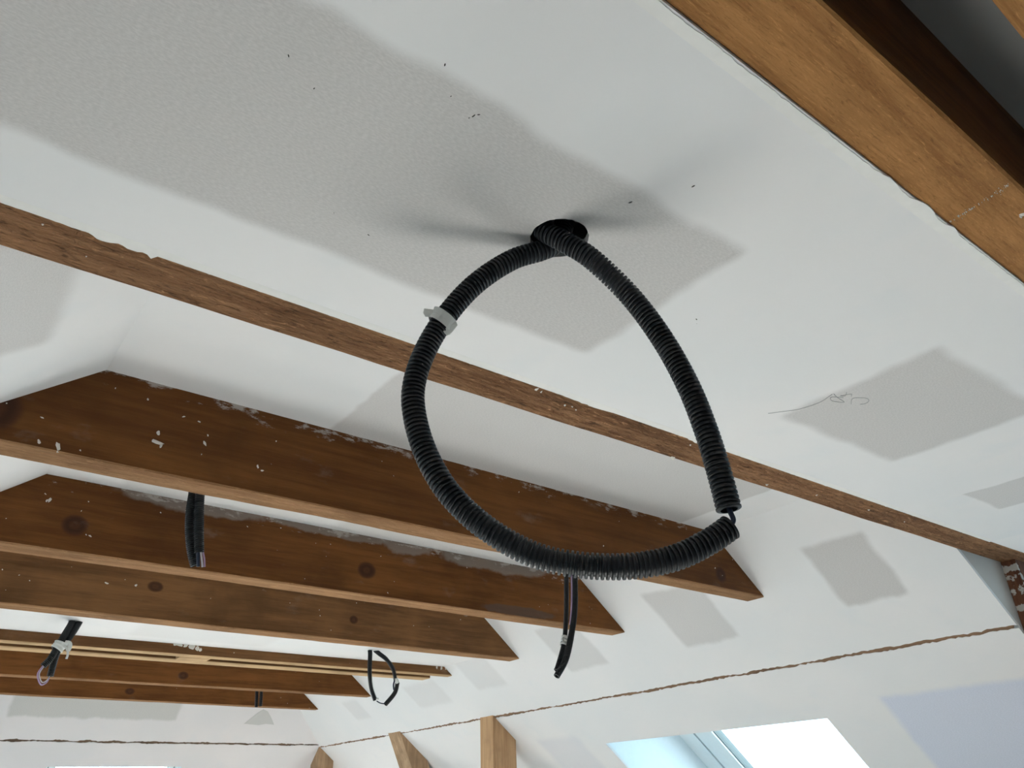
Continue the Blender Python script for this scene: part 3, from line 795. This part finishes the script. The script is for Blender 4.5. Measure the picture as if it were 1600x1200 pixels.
H2 = Vector((0.617, 0.787, 0)).normalized()
RC = 0.0138
loop = thing('conduit_loop', None, 'big black corrugated conduit loop hanging from the hole in the foreground', 'conduit', CG)
LR = [(0.556, 0.700, 0.80), (0.532, 0.645, 0.735), (0.518, 0.604, 0.687), (0.5197, 0.5798, 0.652), (0.5332, 0.5618, 0.6304), (0.5592, 0.5396, 0.599), (0.6034, 0.5232, 0.5502), (0.6314, 0.5061, 0.4883), (0.6486, 0.4927, 0.4238), (0.658, 0.4853, 0.3654), (0.6632, 0.4812, 0.3122), (0.6662, 0.4789, 0.268)]
LL = [(0.575, 0.580, 0.80), (0.570, 0.584, 0.745), (0.562, 0.588, 0.690), (0.548, 0.592, 0.655), (0.528, 0.600, 0.638), (0.4940, 0.6192, 0.620), (0.4553, 0.6442, 0.5821), (0.4269, 0.6665, 0.5367), (0.4065, 0.6825, 0.4867), (0.3961, 0.6906, 0.4386), (0.3976, 0.6894, 0.3964), (0.4095, 0.6801, 0.3462), (0.4301, 0.6639, 0.2997), (0.4609, 0.6398, 0.2599), (0.4975, 0.6111, 0.2305), (0.5337, 0.5827, 0.2173), (0.5753, 0.5501, 0.2133), (0.6125, 0.5209, 0.2197), (0.6433, 0.4968, 0.2353), (0.6693, 0.4764, 0.255)]
conduit('conduit_hose', LR, RC, m_black, loop, 0.0054, 32)
conduit('conduit_hose', LL, RC, m_black, loop, 0.0054, 32)
# cable bridging the cut at the lower right, and the tape flag on the left side
tube('cable', [(0.6648, 0.4800, 0.285), (0.6668, 0.4784, 0.268), (0.6680, 0.4775, 0.258), (0.662, 0.482, 0.250)], 0.0028, m_wire_k, loop, 10, 6)
pc, tc = Vector((0.4215, 0.6707, 0.5255)), (Vector((0.4065, 0.6825, 0.4867)) - Vector((0.4269, 0.6665, 0.5367))).normalized()
side = tc.cross(H2).normalized()
if side.dot(RIGHT) < 0: side = -side
# wrapped band (slightly flared) with two pinched wings
nb_, vsb, fsb = 28, [], []
for q, (s, r) in enumerate(((-0.0085, RC + 0.0040), (0.0005, RC + 0.0022), (0.0075, RC + 0.0030))):
    for k in range(nb_):
        a = 2 * math.pi * k / nb_
        sk = s + 0.004 * math.cos(a + 0.6)
        vsb.append(W(pc + tc * sk + (side * math.cos(a) + H2 * math.sin(a)) * r))
for q in range(2):
    for k in range(nb_):
        a, b = q * nb_ + k, q * nb_ + (k + 1) % nb_; fsb.append((a, b, b + nb_, a + nb_))
def wing(pts, thick=0.0008):
    base = len(vsb); n = len(pts)
    for p in pts: vsb.append(W(pc + side * p[0] + tc * p[1] + H2 * p[2]))
    for p in pts: vsb.append(W(pc + side * p[0] + tc * p[1] + H2 * (p[2] + thick)))
    fsb.append(tuple(range(base, base + n))); fsb.append(tuple(range(base + n, base + 2 * n))[::-1])
    for i in range(n): fsb.append((base + i, base + n + i, base + n + (i + 1) % n, base + (i + 1) % n))
wing([(-0.010, -0.007, -0.009), (-0.027, -0.004, -0.006), (-0.026, 0.001, -0.004), (-0.020, 0.006, -0.006), (-0.009, 0.004, -0.010)])
wing([(0.011, -0.007, -0.008), (0.021, -0.001, -0.004), (0.019, 0.010, -0.002), (0.016, 0.017, -0.002), (0.010, 0.016, -0.006), (0.012, 0.005, -0.008)])
mesh_obj('tape_flag', vsb, fsb, m_tape, loop)

RS = 0.0125
d2 = thing('conduit_drop', None, 'pair of short black conduits hanging straight down beside the second beam, left', 'conduit', CG)
conduit('conduit_hose', [(0.517, 2.083, 0.90), (0.5165, 2.083, 0.82), (0.5173, 2.083, 0.7706), (0.5189, 2.083, 0.7199), (0.526, 2.083, 0.6677), (0.5393, 2.083, 0.6175), (0.5561, 2.083, 0.5755)], RS, m_black, d2, 0.0052, 16)
conduit('conduit_hose', [(0.532, 2.058, 0.90), (0.530, 2.058, 0.82), (0.5291, 2.058, 0.7662), (0.5401, 2.058, 0.682), (0.5539, 2.058, 0.601)], RS, m_black, d2, 0.0052, 16)
tube('wire', [(0.548, 2.055, 0.615), (0.551, 2.055, 0.595), (0.5556, 2.056, 0.5707)], 0.0045, m_wire_k, d2)
tube('wire', [(0.553, 2.052, 0.615), (0.5600, 2.052, 0.59), (0.5655, 2.054, 0.5704)], 0.0024, m_wire_w, d2)
tube('wire', [(0.559, 2.054, 0.615), (0.5670, 2.054, 0.592), (0.5715, 2.056, 0.5725)], 0.0022, m_wire_p, d2)

d3 = thing('conduit_drop', None, 'pair of thin black conduits taped together, hanging below the big loop on the right', 'conduit', CG)
RT = 0.0105
conduit('conduit_hose', [(1.866, 2.084, 0.90), (1.864, 2.084, 0.82), (1.858, 2.084, 0.7381), (1.8468, 2.084, 0.6104), (1.833, 2.083, 0.5209), (1.8204, 2.082, 0.4768), (1.7892, 2.080, 0.4117), (1.776, 2.08, 0.39)], RT * 0.85, m_black, d3, 0.005, 14)
conduit('conduit_hose', [(1.886, 2.058, 0.90), (1.884, 2.058, 0.82), (1.8775, 2.06, 0.7361), (1.8654, 2.06, 0.6085), (1.842, 2.06, 0.5182), (1.808, 2.06, 0.4308), (1.7606, 2.06, 0.3705)], RT * 1.05, m_black, d3, 0.005, 14)
tube('wire', [(1.875, 2.07, 0.855), (1.868, 2.066, 0.73), (1.858, 2.066, 0.62), (1.846, 2.068, 0.55)], 0.004, m_wire_p, d3)
def wrap(pts, r, name, par, flare=1.0, seg=16):
    p = catmull(pts, 4); v, f = sweep(p, [r * (1 + 0.12 * flare * math.sin(i * 2.1)) for i in range(len(p))], seg)
    return mesh_obj(name, v, f[:-2], m_tape, par)
wrap([(1.832, 2.082, 0.512), (1.827, 2.082, 0.495), (1.821, 2.082, 0.480)], RT * 1.25, 'tape_wrap', d3)
mesh_obj('tape_flag', [W(p) for p in ((1.826, 2.075, 0.512), (1.806, 2.07, 0.503), (1.808, 2.07, 0.492), (1.822, 2.075, 0.486), (1.826, 2.0765, 0.512), (1.806, 2.0715, 0.503), (1.808, 2.0715, 0.492), (1.822, 2.0765, 0.486))],
         [(0, 1, 2, 3), (7, 6, 5, 4), (0, 4, 5, 1), (1, 5, 6, 2), (2, 6, 7, 3), (3, 7, 4, 0)], m_tape, d3)

d4 = thing('conduit_drop', None, 'crossed black conduits tied with white tape, mauve wire looping at the end', 'conduit', CG)
conduit('conduit_hose', [(0.508, 3.535, 0.76), (0.5075, 3.53, 0.71), (0.503, 3.505, 0.684), (0.481, 3.455, 0.6268), (0.4665, 3.45, 0.581), (0.4524, 3.44, 0.5381), (0.4319, 3.44, 0.5071)], 0.0125, m_black, d4, 0.0052, 14)
conduit('conduit_hose', [(0.534, 3.535, 0.76), (0.5335, 3.53, 0.71), (0.528, 3.51, 0.684), (0.5020, 3.465, 0.6236), (0.4758, 3.465, 0.5768), (0.4697, 3.465, 0.5277), (0.4689, 3.465, 0.4753)], 0.0125, m_black, d4, 0.0052, 14)
wrap([(0.478, 3.457, 0.602), (0.4735, 3.457, 0.588), (0.466, 3.457, 0.574)], 0.023, 'tape_wrap', d4, 0.6)
tube('tape_tail', [(0.488, 3.44, 0.600), (0.502, 3.436, 0.598), (0.506, 3.436, 0.585), (0.503, 3.438, 0.57)], 0.0085, m_tape, d4)
tube('tape_tail', [(0.492, 3.438, 0.585), (0.502, 3.436, 0.572), (0.506, 3.436, 0.555), (0.505, 3.438, 0.541)], 0.0045, m_tape, d4)
tube('wire', [(0.4380, 3.44, 0.516), (0.4319, 3.44, 0.5071), (0.4237, 3.44, 0.4795), (0.4429, 3.45, 0.4486), (0.4605, 3.46, 0.4569), (0.4668, 3.465, 0.4752)], 0.0028, m_wire_p, d4)
tube('wire', [(0.4400, 3.44, 0.514), (0.4360, 3.44, 0.5071), (0.4290, 3.44, 0.4815), (0.4450, 3.45, 0.4566), (0.4600, 3.46, 0.4639), (0.4668, 3.465, 0.4802)], 0.0020, m_wire_w, d4)

d5 = thing('conduit_loop', None, 'small open loop of thin black conduit in the distance, above the corner of the slopes', 'conduit', CG)
conduit('conduit_hose', [(1.853, 3.59, 0.76), (1.851, 3.58, 0.71), (1.838, 3.545, 0.676), (1.8200, 3.505, 0.5841), (1.8301, 3.5, 0.5126), (1.8576, 3.5, 0.4542)], 0.0108, m_black, d5, 0.0052, 12)
conduit('conduit_hose', [(1.874, 3.59, 0.76), (1.876, 3.58, 0.71), (1.885, 3.545, 0.682), (1.9076, 3.505, 0.6489), (1.9433, 3.5, 0.6067), (1.9605, 3.5, 0.5545)], 0.0105, m_black, d5, 0.0052, 12)
conduit('conduit_hose', [(1.9720, 3.5, 0.5450), (1.9578, 3.5, 0.4958), (1.9067, 3.5, 0.4391)], 0.0108, m_black, d5, 0.0052, 12)
tube('tape_wrap', [(1.9600, 3.495, 0.563), (1.9650, 3.495, 0.551), (1.9700, 3.495, 0.541)], 0.009, m_tape, d5)
tube('tape_wrap', [(1.858, 3.49, 0.467), (1.862, 3.49, 0.461)], 0.007, m_tape, d5)
tube('wire', [(1.960, 3.5, 0.57), (1.950, 3.5, 0.535), (1.953, 3.5, 0.51)], 0.004, m_wire_k, d5)
tube('wire', [(1.8626, 3.5, 0.4562), (1.882, 3.5, 0.448), (1.9067, 3.5, 0.4451)], 0.0026, m_wire_k, d5)

d6 = thing('conduit_drop', None, 'tiny pair of dark conduits against the farthest beam', 'conduit', CG)
conduit('conduit_hose', [(1.8965, 5.205, 0.90), (1.8970, 5.205, 0.80), (1.8999, 5.205, 0.7083), (1.9090, 5.205, 0.6012)], 0.0115, m_black, d6, 0.0055, 10)
conduit('conduit_hose', [(1.9230, 5.19, 0.90), (1.9230, 5.19, 0.80), (1.9240, 5.19, 0.7093), (1.9318, 5.19, 0.6056)], 0.0115, m_black, d6, 0.0055, 10)
